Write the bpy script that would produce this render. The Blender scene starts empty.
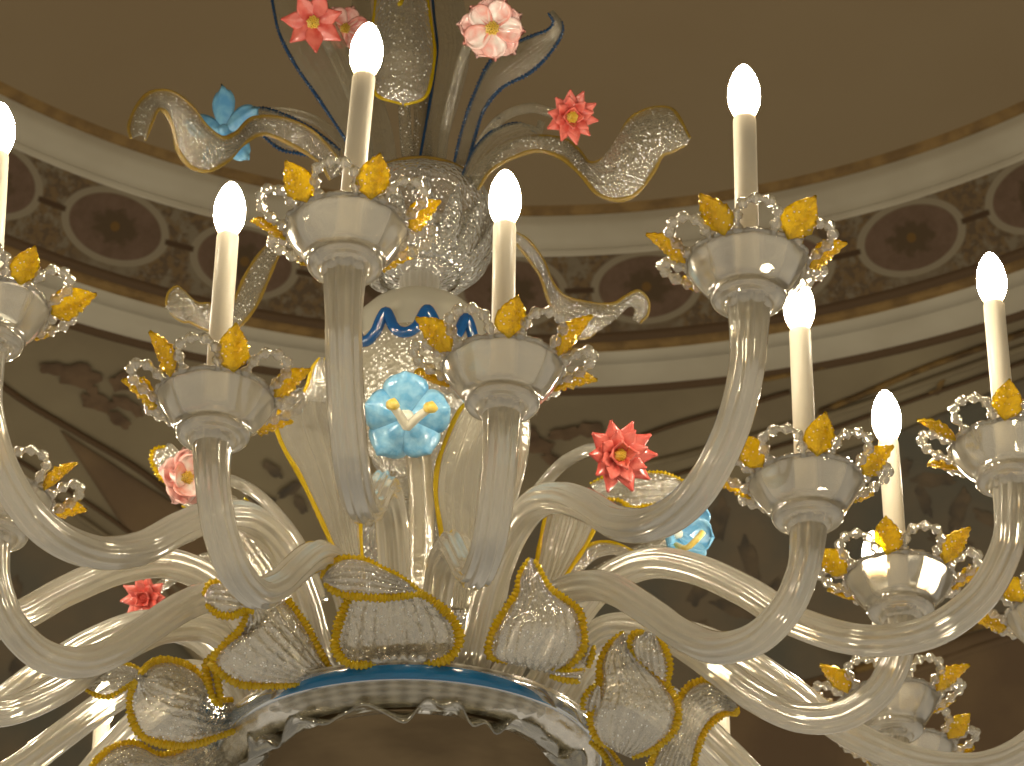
import bpy, math, random
from mathutils import Vector, Matrix
random.seed(7)
sc = bpy.context.scene
COL = sc.collection
PI = math.pi

# ------------------------------------------------------------------ camera
PITCH = math.radians(32); F = 2900.0
AX, AY = -0.1255, 3.26                     # chandelier axis
cam = bpy.data.cameras.new('camera'); co = bpy.data.objects.new('camera', cam)
COL.objects.link(co); co.location = (0, 0, 0); co.rotation_euler = (PI/2 + PITCH, 0, 0)
cam.sensor_width = 36; cam.lens = F*36/1024; cam.clip_start = 0.05; cam.clip_end = 60
cam.dof.use_dof = True; cam.dof.focus_distance = 3.15; cam.dof.aperture_fstop = 18
sc.camera = co

def ray(x, y):
    u = (x-512)/F; v = (383-y)/F
    return Vector((u, math.cos(PITCH)-math.sin(PITCH)*v, math.sin(PITCH)+math.cos(PITCH)*v))
def W(x, y, Y):
    d = ray(x, y); return d*(Y/d.y)
def zat(y, Y=AY):
    d = ray(417, y); return d.z/d.y*Y
def rpx(px, y, Y=AY):
    d = ray(417, y); return px*(d.length/d.y*Y)/F

# --------------------------------------------------------------- materials
def lin(c):
    return tuple(((v/255)/12.92 if v/255 <= .04045 else ((v/255+.055)/1.055)**2.4) for v in c)+(1,)
def newmat(name):
    m = bpy.data.materials.new(name); m.use_nodes = True
    nt = m.node_tree; nt.nodes.clear()
    out = nt.nodes.new('ShaderNodeOutputMaterial')
    return m, nt, out
def N(nt, t, **k):
    n = nt.nodes.new(t)
    for a, b in k.items():
        if a.startswith('i_'):
            key = a[2:]
            key = int(key) if key.isdigit() else key
            n.inputs[key].default_value = b
        else: setattr(n, a, b)
    return n
def MATH(nt, op, a, b=None, c=None, clamp=False):
    n = nt.nodes.new('ShaderNodeMath'); n.operation = op; n.use_clamp = clamp
    for i, v in enumerate((a, b, c)):
        if v is None: continue
        if isinstance(v, (int, float)): n.inputs[i].default_value = v
        else: nt.links.new(v, n.inputs[i])
    return n.outputs[0]

def glass(name, tint=(235, 232, 222), milk=(225, 220, 205), milk_amt=.35, edge=.35, rough=.08,
          gloss=.9, bump=0.0, bscale=60, vor=False, base_gloss=.06, blend=.3, trans_w=.5, lattice=0, refr=0, ior=1.3, rrough=.05, fleck=0, fscale=300, var=0.0, reflect=(255, 250, 240)):
    m, nt, out = newmat(name); L = nt.links
    tc = N(nt, 'ShaderNodeTexCoord')
    tr = N(nt, 'ShaderNodeBsdfTransparent', i_0=lin(tint))
    if refr:
        rf = N(nt, 'ShaderNodeBsdfRefraction', i_0=lin(tint)); rf.inputs['IOR'].default_value = ior; rf.inputs['Roughness'].default_value = rrough
        trm = N(nt, 'ShaderNodeMixShader', i_0=refr); L.new(tr.outputs[0], trm.inputs[1]); L.new(rf.outputs[0], trm.inputs[2]); tr0, tr = tr, trm
    df = N(nt, 'ShaderNodeBsdfDiffuse', i_0=lin(milk)); tl = N(nt, 'ShaderNodeBsdfTranslucent', i_0=lin(milk))
    md = N(nt, 'ShaderNodeMixShader', i_0=trans_w); L.new(df.outputs[0], md.inputs[1]); L.new(tl.outputs[0], md.inputs[2])
    lw = N(nt, 'ShaderNodeLayerWeight', i_0=blend)
    fac = MATH(nt, 'MULTIPLY_ADD', lw.outputs['Facing'], edge, milk_amt, clamp=True)
    if var:
        nv = N(nt, 'ShaderNodeTexNoise'); nv.inputs['Scale'].default_value = 25
        L.new(tc.outputs['Object'], nv.inputs['Vector'])
        fac = MATH(nt, 'MULTIPLY', fac, MATH(nt, 'MULTIPLY_ADD', nv.outputs[0], 2*var, 1-var), clamp=True)
    if lattice:    # quilted diamonds blown into the glass
        sp = N(nt, 'ShaderNodeSeparateXYZ'); L.new(tc.outputs['Object'], sp.inputs[0])
        a_ = MATH(nt, 'MULTIPLY', MATH(nt, 'ARCTAN2', sp.outputs[1], sp.outputs[0]), lattice)
        z_ = MATH(nt, 'MULTIPLY', sp.outputs[2], 560)
        pr_ = MATH(nt, 'MULTIPLY', MATH(nt, 'SINE', MATH(nt, 'ADD', a_, z_)), MATH(nt, 'SINE', MATH(nt, 'SUBTRACT', a_, z_)))
        fac = MATH(nt, 'MULTIPLY', fac, MATH(nt, 'MULTIPLY_ADD', pr_, .65, .85), clamp=True)
    mx = N(nt, 'ShaderNodeMixShader'); L.new(fac, mx.inputs[0]); L.new(tr.outputs[0], mx.inputs[1]); L.new(md.outputs[0], mx.inputs[2])
    gl = N(nt, 'ShaderNodeBsdfGlossy', i_0=lin(reflect)); gl.inputs['Roughness'].default_value = rough
    fr = N(nt, 'ShaderNodeFresnel', i_0=1.5)
    gf = MATH(nt, 'MULTIPLY_ADD', fr.outputs[0], gloss, base_gloss, clamp=True)
    m2 = N(nt, 'ShaderNodeMixShader'); L.new(gf, m2.inputs[0]); L.new(mx.outputs[0], m2.inputs[1]); L.new(gl.outputs[0], m2.inputs[2])
    last = m2
    if fleck:      # metal-leaf flecks inside the glass
        vf = N(nt, 'ShaderNodeTexVoronoi', feature='F1'); vf.inputs['Scale'].default_value = fscale; L.new(tc.outputs['Object'], vf.inputs['Vector'])
        sc_ = N(nt, 'ShaderNodeSeparateColor'); L.new(vf.outputs['Color'], sc_.inputs[0])
        mk = MATH(nt, 'MULTIPLY', MATH(nt, 'GREATER_THAN', sc_.outputs[0], 1-fleck), MATH(nt, 'LESS_THAN', vf.outputs['Distance'], .42))
        fd = N(nt, 'ShaderNodeBsdfDiffuse', i_0=(1, .97, .90, 1)); last = N(nt, 'ShaderNodeMixShader')
        L.new(mk, last.inputs[0]); L.new(m2.outputs[0], last.inputs[1]); L.new(fd.outputs[0], last.inputs[2])
    L.new(last.outputs[0], out.inputs[0])
    if bump:
        if vor:
            t = N(nt, 'ShaderNodeTexVoronoi', feature='F1'); t.inputs['Scale'].default_value = bscale; o = t.outputs[0]
        else:
            t = N(nt, 'ShaderNodeTexNoise'); t.inputs['Scale'].default_value = bscale; o = t.outputs[0]
        L.new(tc.outputs['Object'], t.inputs['Vector'])
        b = N(nt, 'ShaderNodeBump', i_0=bump); b.inputs['Distance'].default_value = .004
        L.new(o, b.inputs['Height'])
        for s in (df, tl, gl, fr): L.new(b.outputs[0], s.inputs['Normal'])
    return m
def opaque(name, col, rough=.35, spec=.5, bump=0, bscale=40, col2=None, nscale=30, sss=0, coat=0):
    m, nt, out = newmat(name); L = nt.links
    p = N(nt, 'ShaderNodeBsdfPrincipled'); p.inputs['Base Color'].default_value = lin(col); p.inputs['Roughness'].default_value = rough
    p.inputs['Specular IOR Level'].default_value = spec; p.inputs['Coat Weight'].default_value = coat
    tc = N(nt, 'ShaderNodeTexCoord')
    if col2:
        t = N(nt, 'ShaderNodeTexNoise'); t.inputs['Scale'].default_value = nscale; t.inputs['Detail'].default_value = 4
        L.new(tc.outputs['Object'], t.inputs['Vector'])
        r = N(nt, 'ShaderNodeValToRGB'); r.color_ramp.elements[0].position = .38; r.color_ramp.elements[1].position = .62
        r.color_ramp.elements[0].color = lin(col); r.color_ramp.elements[1].color = lin(col2)
        L.new(t.outputs[0], r.inputs[0]); L.new(r.outputs[0], p.inputs['Base Color'])
    if bump:
        t = N(nt, 'ShaderNodeTexNoise'); t.inputs['Scale'].default_value = bscale
        L.new(tc.outputs['Object'], t.inputs['Vector'])
        b = N(nt, 'ShaderNodeBump', i_0=bump); b.inputs['Distance'].default_value = .003
        L.new(t.outputs[0], b.inputs['Height']); L.new(b.outputs[0], p.inputs['Normal'])
    L.new(p.outputs[0], out.inputs[0])
    return m

M = {}
M['arm'] = glass('ribbed_clear_glass', milk=(248, 243, 230), milk_amt=.33, edge=.45, rough=.08, gloss=1.1, bump=.06, bscale=50, base_gloss=.12, refr=.6, ior=1.3)
M['cup'] = glass('cup_glass', milk=(248, 243, 230), milk_amt=.24, edge=.34, rough=.10, gloss=1.0, bump=.12, bscale=25, base_gloss=.14, refr=.6, ior=1.25, rrough=.18)
M['bead'] = glass('bead_glass', milk=(240, 236, 224), milk_amt=.16, edge=.35, rough=.04, gloss=1.3, bump=.3, bscale=120, base_gloss=.14, refr=.7, ior=1.4)
M['leafglass'] = glass('leaf_glass', milk=(250, 246, 232), milk_amt=.24, edge=.35, rough=.07, gloss=1.4, bump=.7, bscale=150, base_gloss=.20, fleck=.07, fscale=330)
M['scroll'] = glass('scroll_glass', milk=(248, 242, 222), milk_amt=.12, edge=.22, rough=.12, gloss=.9, bump=.9, bscale=230, base_gloss=.12, fleck=.06, fscale=380)
M['faint'] = glass('faint_leaf_glass', milk=(225, 222, 210), milk_amt=.11, edge=.18, rough=.15, gloss=.7, bump=.5, bscale=150, base_gloss=.05)
M['crackle'] = glass('crackle_glass', milk=(238, 237, 230), milk_amt=.24, edge=.3, rough=.10, gloss=1.0, bump=1.0, bscale=190, vor=True, base_gloss=.12, fleck=.05, fscale=260)
M['glitter'] = glass('glitter_glass', milk=(196, 188, 166), milk_amt=.5, edge=.2, rough=.2, gloss=.8, bump=.4, bscale=150, vor=True, base_gloss=.08, fleck=.22, fscale=300)
M['frost'] = glass('frosted_glass', milk=(205, 200, 184), milk_amt=.66, edge=.2, rough=.25, gloss=.5, base_gloss=.04)
M['amber'] = glass('amber_glass', tint=(252, 226, 70), milk=(252, 228, 20), milk_amt=.52, edge=.1, rough=.08, gloss=1.4, bump=1.0, fleck=.05, fscale=420, trans_w=.7, bscale=160, base_gloss=.07, reflect=(255, 225, 140))
M['amber_edge'] = glass('amber_edge_glass', tint=(240, 200, 50), milk=(248, 220, 30), milk_amt=.60, edge=.1, rough=.10, gloss=.9, bump=.5, bscale=200, base_gloss=.06, reflect=(255, 230, 150))
M['pale_edge'] = glass('pale_amber_edge_glass', tint=(225, 200, 110), milk=(205, 175, 80), milk_amt=.42, edge=.1, rough=.12, gloss=.8, bump=.4, bscale=200, base_gloss=.06)
M['blue_edge'] = glass('blue_edge_glass', tint=(60, 110, 160), milk=(25, 78, 125), milk_amt=.75, edge=.1, rough=.15, gloss=.6, base_gloss=.03)
M['blue_wave'] = glass('blue_ribbon_glass', tint=(30, 110, 180), milk=(20, 105, 175), milk_amt=.72, edge=.1, rough=.08, gloss=.9, base_gloss=.06)
M['blue_band'] = glass('blue_band_glass', tint=(20, 130, 180), milk=(5, 135, 190), milk_amt=.85, edge=.1, rough=.12, gloss=.6, base_gloss=.03)
M['bowl'] = glass('bowl_glass', tint=(205, 200, 184), milk=(222, 216, 198), milk_amt=.46, edge=.2, rough=.25, gloss=.5, bump=.8, bscale=22, base_gloss=.06, lattice=30, refr=.5, rrough=.2, ior=1.2)
M['ruffle'] = glass('ruffled_glass', tint=(190, 185, 165), milk=(190, 186, 168), milk_amt=.22, edge=.35, rough=.05, gloss=1.0, bump=.3, bscale=40, base_gloss=.12)
M['under'] = opaque('bronze_underside', (118, 100, 74), rough=.85, spec=.0, col2=(100, 84, 62), nscale=8)
M['sleeve'] = opaque('candle_plastic', (238, 226, 200), rough=.35, spec=.4)
M['blue_petal'] = opaque('blue_petal_glass', (150, 200, 226), rough=.22, col2=(108, 172, 212), nscale=70, bump=.3, bscale=140, coat=.4)
M['blue_petal_dim'] = opaque('pale_blue_petal_glass', (120, 175, 205), rough=.25, col2=(85, 145, 190), nscale=40, coat=.3)
M['red_petal'] = opaque('coral_petal_glass', (196, 70, 60), rough=.2, col2=(216, 112, 98), nscale=60, bump=.3, bscale=90, coat=.5)
M['white_petal'] = opaque('white_petal_glass', (240, 225, 215), rough=.2, col2=(232, 150, 135), nscale=35, bump=.2, bscale=80, coat=.5)
M['pink_petal'] = opaque('pink_petal_glass', (215, 110, 100), rough=.2, col2=(238, 190, 178), nscale=40, coat=.5)
M['yellow'] = opaque('yellow_stamen_glass', (226, 190, 70), rough=.3, col2=(240, 218, 130), nscale=120, bump=.6, bscale=150)
M['white'] = opaque('white_stamen_glass', (235, 228, 205), rough=.25)
M['chrome'] = opaque('aged_brass', (150, 130, 90), rough=.35)

def bulb_mat():
    m, nt, out = newmat('lit_bulb'); L = nt.links
    tc = N(nt, 'ShaderNodeTexCoord'); sx = N(nt, 'ShaderNodeSeparateXYZ'); L.new(tc.outputs['Generated'], sx.inputs[0])
    r = N(nt, 'ShaderNodeValToRGB'); e = r.color_ramp.elements
    e[0].position = 0; e[0].color = (1, .55, .16, 1); e[1].position = .22; e[1].color = (1, .91, .72, 1)
    L.new(sx.outputs[2], r.inputs[0])
    s = N(nt, 'ShaderNodeValToRGB'); q = s.color_ramp.elements
    q[0].position = .0; q[0].color = (.10,)*3+(1,); q[1].position = .25; q[1].color = (1, 1, 1, 1)
    a = s.color_ramp.elements.new(.88); a.color = (1, 1, 1, 1); b = s.color_ramp.elements.new(1.0); b.color = (.25,)*3+(1,)
    L.new(sx.outputs[2], s.inputs[0])
    em = N(nt, 'ShaderNodeEmission'); L.new(r.outputs[0], em.inputs[0])
    L.new(MATH(nt, 'MULTIPLY', s.outputs[0], BULB), em.inputs[1]); L.new(em.outputs[0], out.inputs[0])
    return m
BULB = 105.0
M['bulb'] = bulb_mat()

# ------------------------------------------------------------ mesh helpers
def add_mesh(name, verts, faces, mat, parent=None, smooth=True, uvs=None):
    me = bpy.data.meshes.new(name); me.from_pydata([tuple(v) for v in verts], [], faces); me.update()
    if smooth: me.polygons.foreach_set('use_smooth', [True]*len(me.polygons))
    if isinstance(mat, (list, tuple)):
        for q in mat: me.materials.append(q)
    else: me.materials.append(mat)
    o = bpy.data.objects.new(name, me); COL.objects.link(o)
    if parent: o.parent = parent
    return o
def link_copy(src, parent, mw=None, name=None):
    o = src.copy(); COL.objects.link(o); o.parent = parent
    if mw is not None: o.matrix_local = mw
    return o
class MB:
    def __init__(s): s.v = []; s.f = []
    def add(s, v, f):
        k = len(s.v); s.v += [Vector(p) for p in v]; s.f += [tuple(i+k for i in q) for q in f]; return s
    def build(s, name, mat, parent=None, smooth=True): return add_mesh(name, s.v, s.f, mat, parent, smooth)

def cr(pts, n):
    """Catmull-Rom through pts, n samples, roughly by arc length"""
    pts = [Vector(p) for p in pts]
    P = [2*pts[0]-pts[1]]+pts+[2*pts[-1]-pts[-2]]
    dense = []
    for i in range(1, len(P)-2):
        a, b, c, d = P[i-1:i+3]
        for k in range(12):
            t = k/12
            dense.append(.5*((2*b)+(c-a)*t+(2*a-5*b+4*c-d)*t*t+(3*b-a-3*c+d)*t**3))
    dense.append(pts[-1])
    s = [0]
    for i in range(1, len(dense)): s.append(s[-1]+(dense[i]-dense[i-1]).length)
    out = []; j = 0
    for k in range(n):
        t = s[-1]*k/(n-1)
        while j < len(s)-2 and s[j+1] < t: j += 1
        u = (t-s[j])/max(1e-9, s[j+1]-s[j]); out.append(dense[j].lerp(dense[j+1], min(1, max(0, u))))
    return out
def frames(pts):
    T = [(pts[min(i+1, len(pts)-1)]-pts[max(i-1, 0)]).normalized() for i in range(len(pts))]
    u = T[0].orthogonal().normalized()
    r = []
    for t in T:
        u = (u-t*u.dot(t)).normalized(); r.append((t, u, t.cross(u)))
    return r
def tube_geo(pts, rad, seg=12, flute=0, depth=0, twist=0, cap=True, lump=0, lumpn=0):
    fr = frames(pts); n = len(pts); v = []; f = []
    for i, p in enumerate(pts):
        r = rad(i/(n-1)) if callable(rad) else rad
        r *= 1+lump*math.sin(2*PI*lumpn*i/(n-1))*(1+.5*math.sin(i*.37)*(lumpn > 12))+(.10*math.sin(i*.11+lumpn) if lumpn > 12 else 0)
        t, a, b = fr[i]; tw = twist*i/(n-1)
        for k in range(seg):
            q = 2*PI*k/seg
            rr = r*(1+depth*math.cos(flute*q+tw)) if flute else r
            v.append(p+(a*math.cos(q)+b*math.sin(q))*rr)
    for i in range(n-1):
        for k in range(seg):
            k2 = (k+1) % seg
            f.append((i*seg+k, i*seg+k2, (i+1)*seg+k2, (i+1)*seg+k))
    if cap:
        v += [pts[0], pts[-1]]; c0 = len(v)-2; c1 = len(v)-1
        for k in range(seg):
            k2 = (k+1) % seg
            f.append((c0, k2, k)); f.append((c1, (n-1)*seg+k, (n-1)*seg+k2))
    return v, f
def lathe_geo(prof, seg=48, wob=None):
    v = []; f = []; n = len(prof)
    for i, (r, z) in enumerate(prof):
        for k in range(seg):
            q = 2*PI*k/seg
            rr, zz = (r, z) if wob is None else wob(r, z, q, i)
            v.append(Vector((rr*math.cos(q), rr*math.sin(q), zz)))
    for i in range(n-1):
        for k in range(seg):
            k2 = (k+1) % seg
            f.append((i*seg+k, i*seg+k2, (i+1)*seg+k2, (i+1)*seg+k))
    return v, f
def lathe(name, prof, mat, parent, seg=48, wob=None):
    v, f = lathe_geo(prof, seg, wob); return add_mesh(name, v, f, mat, parent)

def leaf_sheet(name, L, R, mat, parent, camber=.15, ribs=8, rib=.0012, n=60, m=26, thick=.0022,
               edge_mat=None, edge_r=.0028, edge='LR', serr=0, tip=False, flipn=False, edge_name='edge_trim', wave=0):
    """curved glass leaf between two rails; edge ropes are sub-parts"""
    toW = lambda q: W(*q) if isinstance(q, tuple) else q
    Lp = cr([toW(q) for q in L], n); Rp = cr([toW(q) for q in R], n)
    rows = []; v = []
    for i in range(n):
        a, b = Lp[i], Rp[i]
        ta = Lp[min(i+1, n-1)]-Lp[max(i-1, 0)]+Rp[min(i+1, n-1)]-Rp[max(i-1, 0)]
        w = b-a
        nn = ta.cross(w)
        nn = nn.normalized() if nn.length > 1e-12 else Vector((0, -1, 0))
        if rows and nn.dot(rows[-1]) < 0: nn = -nn
        if not rows and nn.y > 0: nn = -nn
        rows.append(nn)
    sm = []
    for i in range(n):
        s = Vector((0, 0, 0))
        for k in range(-3, 4): s += rows[min(n-1, max(0, i+k))]
        sm.append(s.normalized())
    sg = -1 if flipn else 1
    for i in range(n):
        a, b = Lp[i], Rp[i]; w = (b-a).length
        for j in range(m+1):
            u = j/m
            h = camber*w*4*u*(1-u)*min(1, .04+i/(n*.40))+rib*math.cos(2*PI*ribs*u)*min(1, w/.03)*(4*u*(1-u))**.3
            h += wave*w*math.sin(i*.55)*(2*u-1)**2
            v.append(a.lerp(b, u)+sm[i]*h*sg)
    f = [(i*(m+1)+j, i*(m+1)+j+1, (i+1)*(m+1)+j+1, (i+1)*(m+1)+j) for i in range(n-1) for j in range(m)]
    nv = len(v)
    o = add_mesh(name, v, f, mat, parent)
    md = o.modifiers.new('thickness', 'SOLIDIFY'); md.thickness = thick; md.offset = 0
    if edge_mat:
        for s, P, c in (('L', Lp, 0), ('R', Rp, m)):
            if s in edge:
                pts = [v[i*(m+1)+c] for i in range(n)]
                pts = cr(pts, n*4)
                g = tube_geo(pts, lambda t: edge_r*(.7+.6*math.sin(PI*min(1, max(0, t)))**.5), 8, lump=serr, lumpn=max(3, int(sum((pts[i+1]-pts[i]).length for i in range(len(pts)-1))/.0052)))
                add_mesh(edge_name, g[0], g[1], edge_mat, o)
    return o

def tube(name, pts, r, mat, parent, seg=10, n=50, **k):
    toW = lambda q: W(*q) if isinstance(q, tuple) else q
    g = tube_geo(cr([toW(q) for q in pts], n), r, seg, **k); return add_mesh(name, g[0], g[1], mat, parent)

# ------------------------------------------------------------------ the room
RC = Vector((.05, 4.4))
def structure(o): o['kind'] = 'structure'; return o
def revolve(name, prof, mat, seg=220):
    v, f = lathe_geo(prof, seg); o = add_mesh(name, v, f, mat); o.location = (RC.x, RC.y, 0); return structure(o)

plaster = opaque('dome_plaster', (150, 131, 100), rough=.9, spec=.1, col2=(146, 126, 95), nscale=1.2)
cream = opaque('cream_moulding_paint', (200, 190, 165), rough=.8, spec=.1, col2=(188, 177, 152), nscale=3)
gold = opaque('dull_gold_moulding', (146, 116, 68), rough=.6, spec=.2, col2=(120, 94, 56), nscale=18)
dark = opaque('dark_brown_line_paint', (100, 80, 58), rough=.8, spec=.1)
motif = opaque('painted_foliage', (98, 80, 62), rough=.85, spec=.05, col2=(122, 100, 76), nscale=16)
gold_motif = opaque('gilt_scroll_paint', (140, 112, 66), rough=.7, spec=.1, col2=(90, 72, 50), nscale=20)
motif_dark = opaque('dark_painted_scrolls', (92, 84, 72), rough=.85, spec=.05, col2=(120, 104, 82), nscale=12)

# flat circle of the ceiling
ceil = revolve('ceiling', [(0.001, 4.515), (.6, 4.515), (1.3, 4.515), (1.93, 4.515)], plaster)
revolve('trim_1', [(1.930, 4.515), (1.938, 4.505), (1.948, 4.498), (1.958, 4.500), (1.964, 4.506)], gold)
revolve('trim_2', [(1.962, 4.508), (1.968, 4.490), (1.972, 4.474), (1.985, 4.467), (1.992, 4.448), (2.012, 4.442), (2.018, 4.418), (2.024, 4.414)], cream)

revolve('trim_41', [(2.0125, 4.4425), (2.0145, 4.4385), (2.0155, 4.430), (2.0145, 4.428)], dark)
# frieze with painted oval medallions
def frieze_mat():
    m, nt, out = newmat('painted_medallion_frieze'); L = nt.links
    tc = N(nt, 'ShaderNodeTexCoord'); s = N(nt, 'ShaderNodeSeparateXYZ'); L.new(tc.outputs['Object'], s.inputs[0])
    ang = MATH(nt, 'ARCTAN2', s.outputs[0], s.outputs[1])
    u = MATH(nt, 'MULTIPLY', ang, 180/PI)
    u = MATH(nt, 'SUBTRACT', MATH(nt, 'FLOORED_MODULO', MATH(nt, 'SUBTRACT', u, 3.6), 10.0), 5.0)   # -5..5, 0 at medallion centre
    v = MATH(nt, 'MULTIPLY', MATH(nt, 'SUBTRACT', s.outputs[2], 4.335), 1/.090)           # -1..1
    def ell(a, b):
        x = MATH(nt, 'MULTIPLY', u, 1/a); y = MATH(nt, 'MULTIPLY', v, 1/b)
        return MATH(nt, 'SQRT', MATH(nt, 'ADD', MATH(nt, 'MULTIPLY', x, x), MATH(nt, 'MULTIPLY', y, y)))
    def step(val, t, w=.03):   # 1 where val < t
        n = N(nt, 'ShaderNodeMapRange'); n.inputs[1].default_value = t-w; n.inputs[2].default_value = t+w
        n.inputs[3].default_value = 1; n.inputs[4].default_value = 0; L.new(val, n.inputs[0]); return n.outputs[0]
    nz = N(nt, 'ShaderNodeTexNoise'); nz.inputs['Scale'].default_value = 22; nz.inputs['Detail'].default_value = 5; nz.inputs['Roughness'].default_value = .7
    L.new(tc.outputs['Object'], nz.inputs['Vector'])
    nz2 = N(nt, 'ShaderNodeTexNoise'); nz2.inputs['Scale'].default_value = 55; nz2.inputs['Detail'].default_value = 3
    L.new(tc.outputs['Object'], nz2.inputs['Vector'])
    def mix(fac, a, b):
        n = N(nt, 'ShaderNodeMixRGB'); L.new(fac, n.inputs[0])
        for i, c in ((1, a), (2, b)):
            if isinstance(c, tuple): n.inputs[i].default_value = lin(c)
            else: L.new(c, n.inputs[i])
        return n.outputs[0]
    ground = mix(step(nz.outputs[0], .5, .1), (132, 120, 98), (118, 102, 80))
    # foliage between the ovals
    au = MATH(nt, 'ABSOLUTE', u)
    fol = MATH(nt, 'MULTIPLY', step(nz.outputs[0], .535, .05), MATH(nt, 'SUBTRACT', 1.0, step(au, 2.2, .6)))
    col = mix(fol, ground, mix(step(nz2.outputs[0], .5, .06), (104, 88, 68), (124, 102, 72)))
    e1 = ell(4.15, .93)
    col = mix(step(e1, 1.0, .02), col, (150, 138, 114))          # light ring
    e2 = ell(3.55, .78)
    inner = mix(step(nz.outputs[0], .5, .15), (120, 98, 80), (108, 88, 70))
    col = mix(step(e2, 1.0, .02), col, inner)
    a2 = MATH(nt, 'ARCTAN2', v, MATH(nt, 'MULTIPLY', u, .27))
    ros = MATH(nt, 'MULTIPLY_ADD', MATH(nt, 'SINE', MATH(nt, 'MULTIPLY', a2, 8)), .09, ell(1.9, .46))
    ros = MATH(nt, 'MULTIPLY_ADD', nz2.outputs[0], .9, MATH(nt, 'SUBTRACT', ros, .45))
    col = mix(step(ros, .85, .15), col, (94, 78, 58))
    col = mix(step(ell(.35, .12), 1.0, .2), col, (120, 92, 52))
    # little bar joining neighbouring medallions
    b1 = MATH(nt, 'MULTIPLY', step(MATH(nt, 'ABSOLUTE', v), .07, .02), MATH(nt, 'SUBTRACT', 1.0, step(au, 3.9, .08)))
    col = mix(b1, col, (84, 66, 48))
    # pale line at the top and bottom
    col = mix(MATH(nt, 'SUBTRACT', 1.0, step(v, .98, .02)), col, (120, 102, 74))
    p = N(nt, 'ShaderNodeBsdfPrincipled'); p.inputs['Roughness'].default_value = .85; p.inputs['Specular IOR Level'].default_value = .1
    L.new(col, p.inputs['Base Color']); L.new(p.outputs[0], out.inputs[0])
    return m
fz = [(2.024+.112*t, 4.414-.176*t) for t in [i/10 for i in range(11)]]
revolve('trim_3', fz, frieze_mat(), 360)
revolve('trim_4', [(2.136, 4.238), (2.136, 4.228), (2.146, 4.222), (2.154, 4.226), (2.160, 4.222)], dark)
revolve('trim_5', [(2.160, 4.226), (2.164, 4.214), (2.176, 4.208), (2.186, 4.214), (2.190, 4.211)], gold)
revolve('trim_6', [(2.190, 4.220), (2.21, 4.212), (2.25, 4.208), (2.254, 4.214), (2.262, 4.214), (2.266, 4.207), (2.345, 4.198)], cream)
revolve('trim_7', [(2.345, 4.205), (2.347, 4.192), (2.366, 4.188), (2.374, 4.190), (2.376, 4.2)], dark)
VP = [(2.374, 4.192), (2.45, 4.172), (2.6, 4.118), (2.8, 4.01), (3.0, 3.85), (3.2, 3.62), (3.4, 3.3), (3.55, 2.9), (3.62, 2.4), (3.64, 1.6)]
VPs = [tuple(p)[:2] for p in [(q.x, q.y) for q in cr([Vector((a, b, 0)) for a, b in VP], 60)]]
vault = opaque('vault_plaster', (152, 138, 108), rough=.9, spec=.08, col2=(134, 120, 94), nscale=2.2)
revolve('wall_upper', VPs, vault)
vault_dark = opaque('dark_painted_panel', (126, 112, 90), rough=.9, spec=.08, col2=(106, 102, 88), nscale=3.5)
vault_brown = opaque('brown_painted_panel', (128, 106, 78), rough=.9, spec=.08, col2=(114, 94, 72), nscale=4)

def on_vault(x, y, off=.006):
    d = ray(x, y); lo = None; prev = None
    t = 4.5
    while t < 14:
        q = d*t; R = math.hypot(q.x-RC.x, q.y-RC.y)
        if R > VPs[0][0]:
            zz = VPs[-1][1]
            for (r0, z0), (r1, z1) in zip(VPs, VPs[1:]):
                if r0 <= R <= r1: zz = z0+(z1-z0)*(R-r0)/(r1-r0); break
            if R > VPs[-1][0] or q.z > zz: break
        t += .004
    q = d*(t-.004)
    # inward offset toward the ring centre
    inw = Vector((RC.x-q.x, RC.y-q.y, -1.5)).normalized()
    return q+inw*off
def strip(name, pts, w, mat, off=.008, nseg=30):
    """a slim moulding laid along the vault, traced point by point"""
    P = cr([on_vault(x, y, off) for x, y in pts], nseg)
    g = tube_geo(P, w, 8); return structure(add_mesh(name, g[0], g[1], mat))
def patch(name, quad, mat, off, n=14):
    """painted panel lying on the vault, corners a b c d"""
    a, b, c, d = [Vector(p) for p in quad]; v = []; f = []
    for i in range(n+1):
        for j in range(n+1):
            p = a.lerp(b, i/n).lerp(d.lerp(c, i/n), j/n); v.append(on_vault(p.x, p.y, off))
    for i in range(n):
        for j in range(n): f.append((i*(n+1)+j, (i+1)*(n+1)+j, (i+1)*(n+1)+j+1, i*(n+1)+j+1))
    o = structure(add_mesh(name, v, f, mat)); md = o.modifiers.new('t', 'SOLIDIFY'); md.thickness = .004; return o
k = [8]
def tn():
    s = 'trim_%d' % k[0]; k[0] += 1; return s
patch(tn(), [(-60, 470), (60, 520), (330, 800), (-60, 800)], vault_dark, .004)
patch(tn(), [(60, 430), (200, 520), (430, 720), (250, 720)], vault_brown, .003)
patch(tn(), [(620, 520), (880, 440), (1090, 350), (1090, 800)], vault_dark, .004)
patch(tn(), [(430, 500), (620, 520), (1090, 800), (430, 800)], vault_dark, .0045)
patch(tn(), [(700, 710), (1090, 600), (1090, 800), (700, 800)], vault_brown, .010)
strip(tn(), [(-30, 360), (17, 397), (75, 432), (137, 469), (190, 510), (260, 560)], .009, dark)
strip(tn(), [(-30, 430), (20, 462), (90, 505), (160, 556), (230, 610)], .006, dark)
strip(tn(), [(-30, 445), (20, 480), (90, 525), (160, 576), (230, 630)], .008, vault)
strip(tn(), [(620, 445), (674, 425), (742, 406), (790, 392)], .007, dark)
strip(tn(), [(820, 412), (860, 396), (913, 373), (970, 352), (1060, 320)], .009, gold_motif)
strip(tn(), [(620, 470), (674, 458), (740, 440), (810, 420), (870, 402), (960, 370), (1060, 335)], .010, vault)
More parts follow.
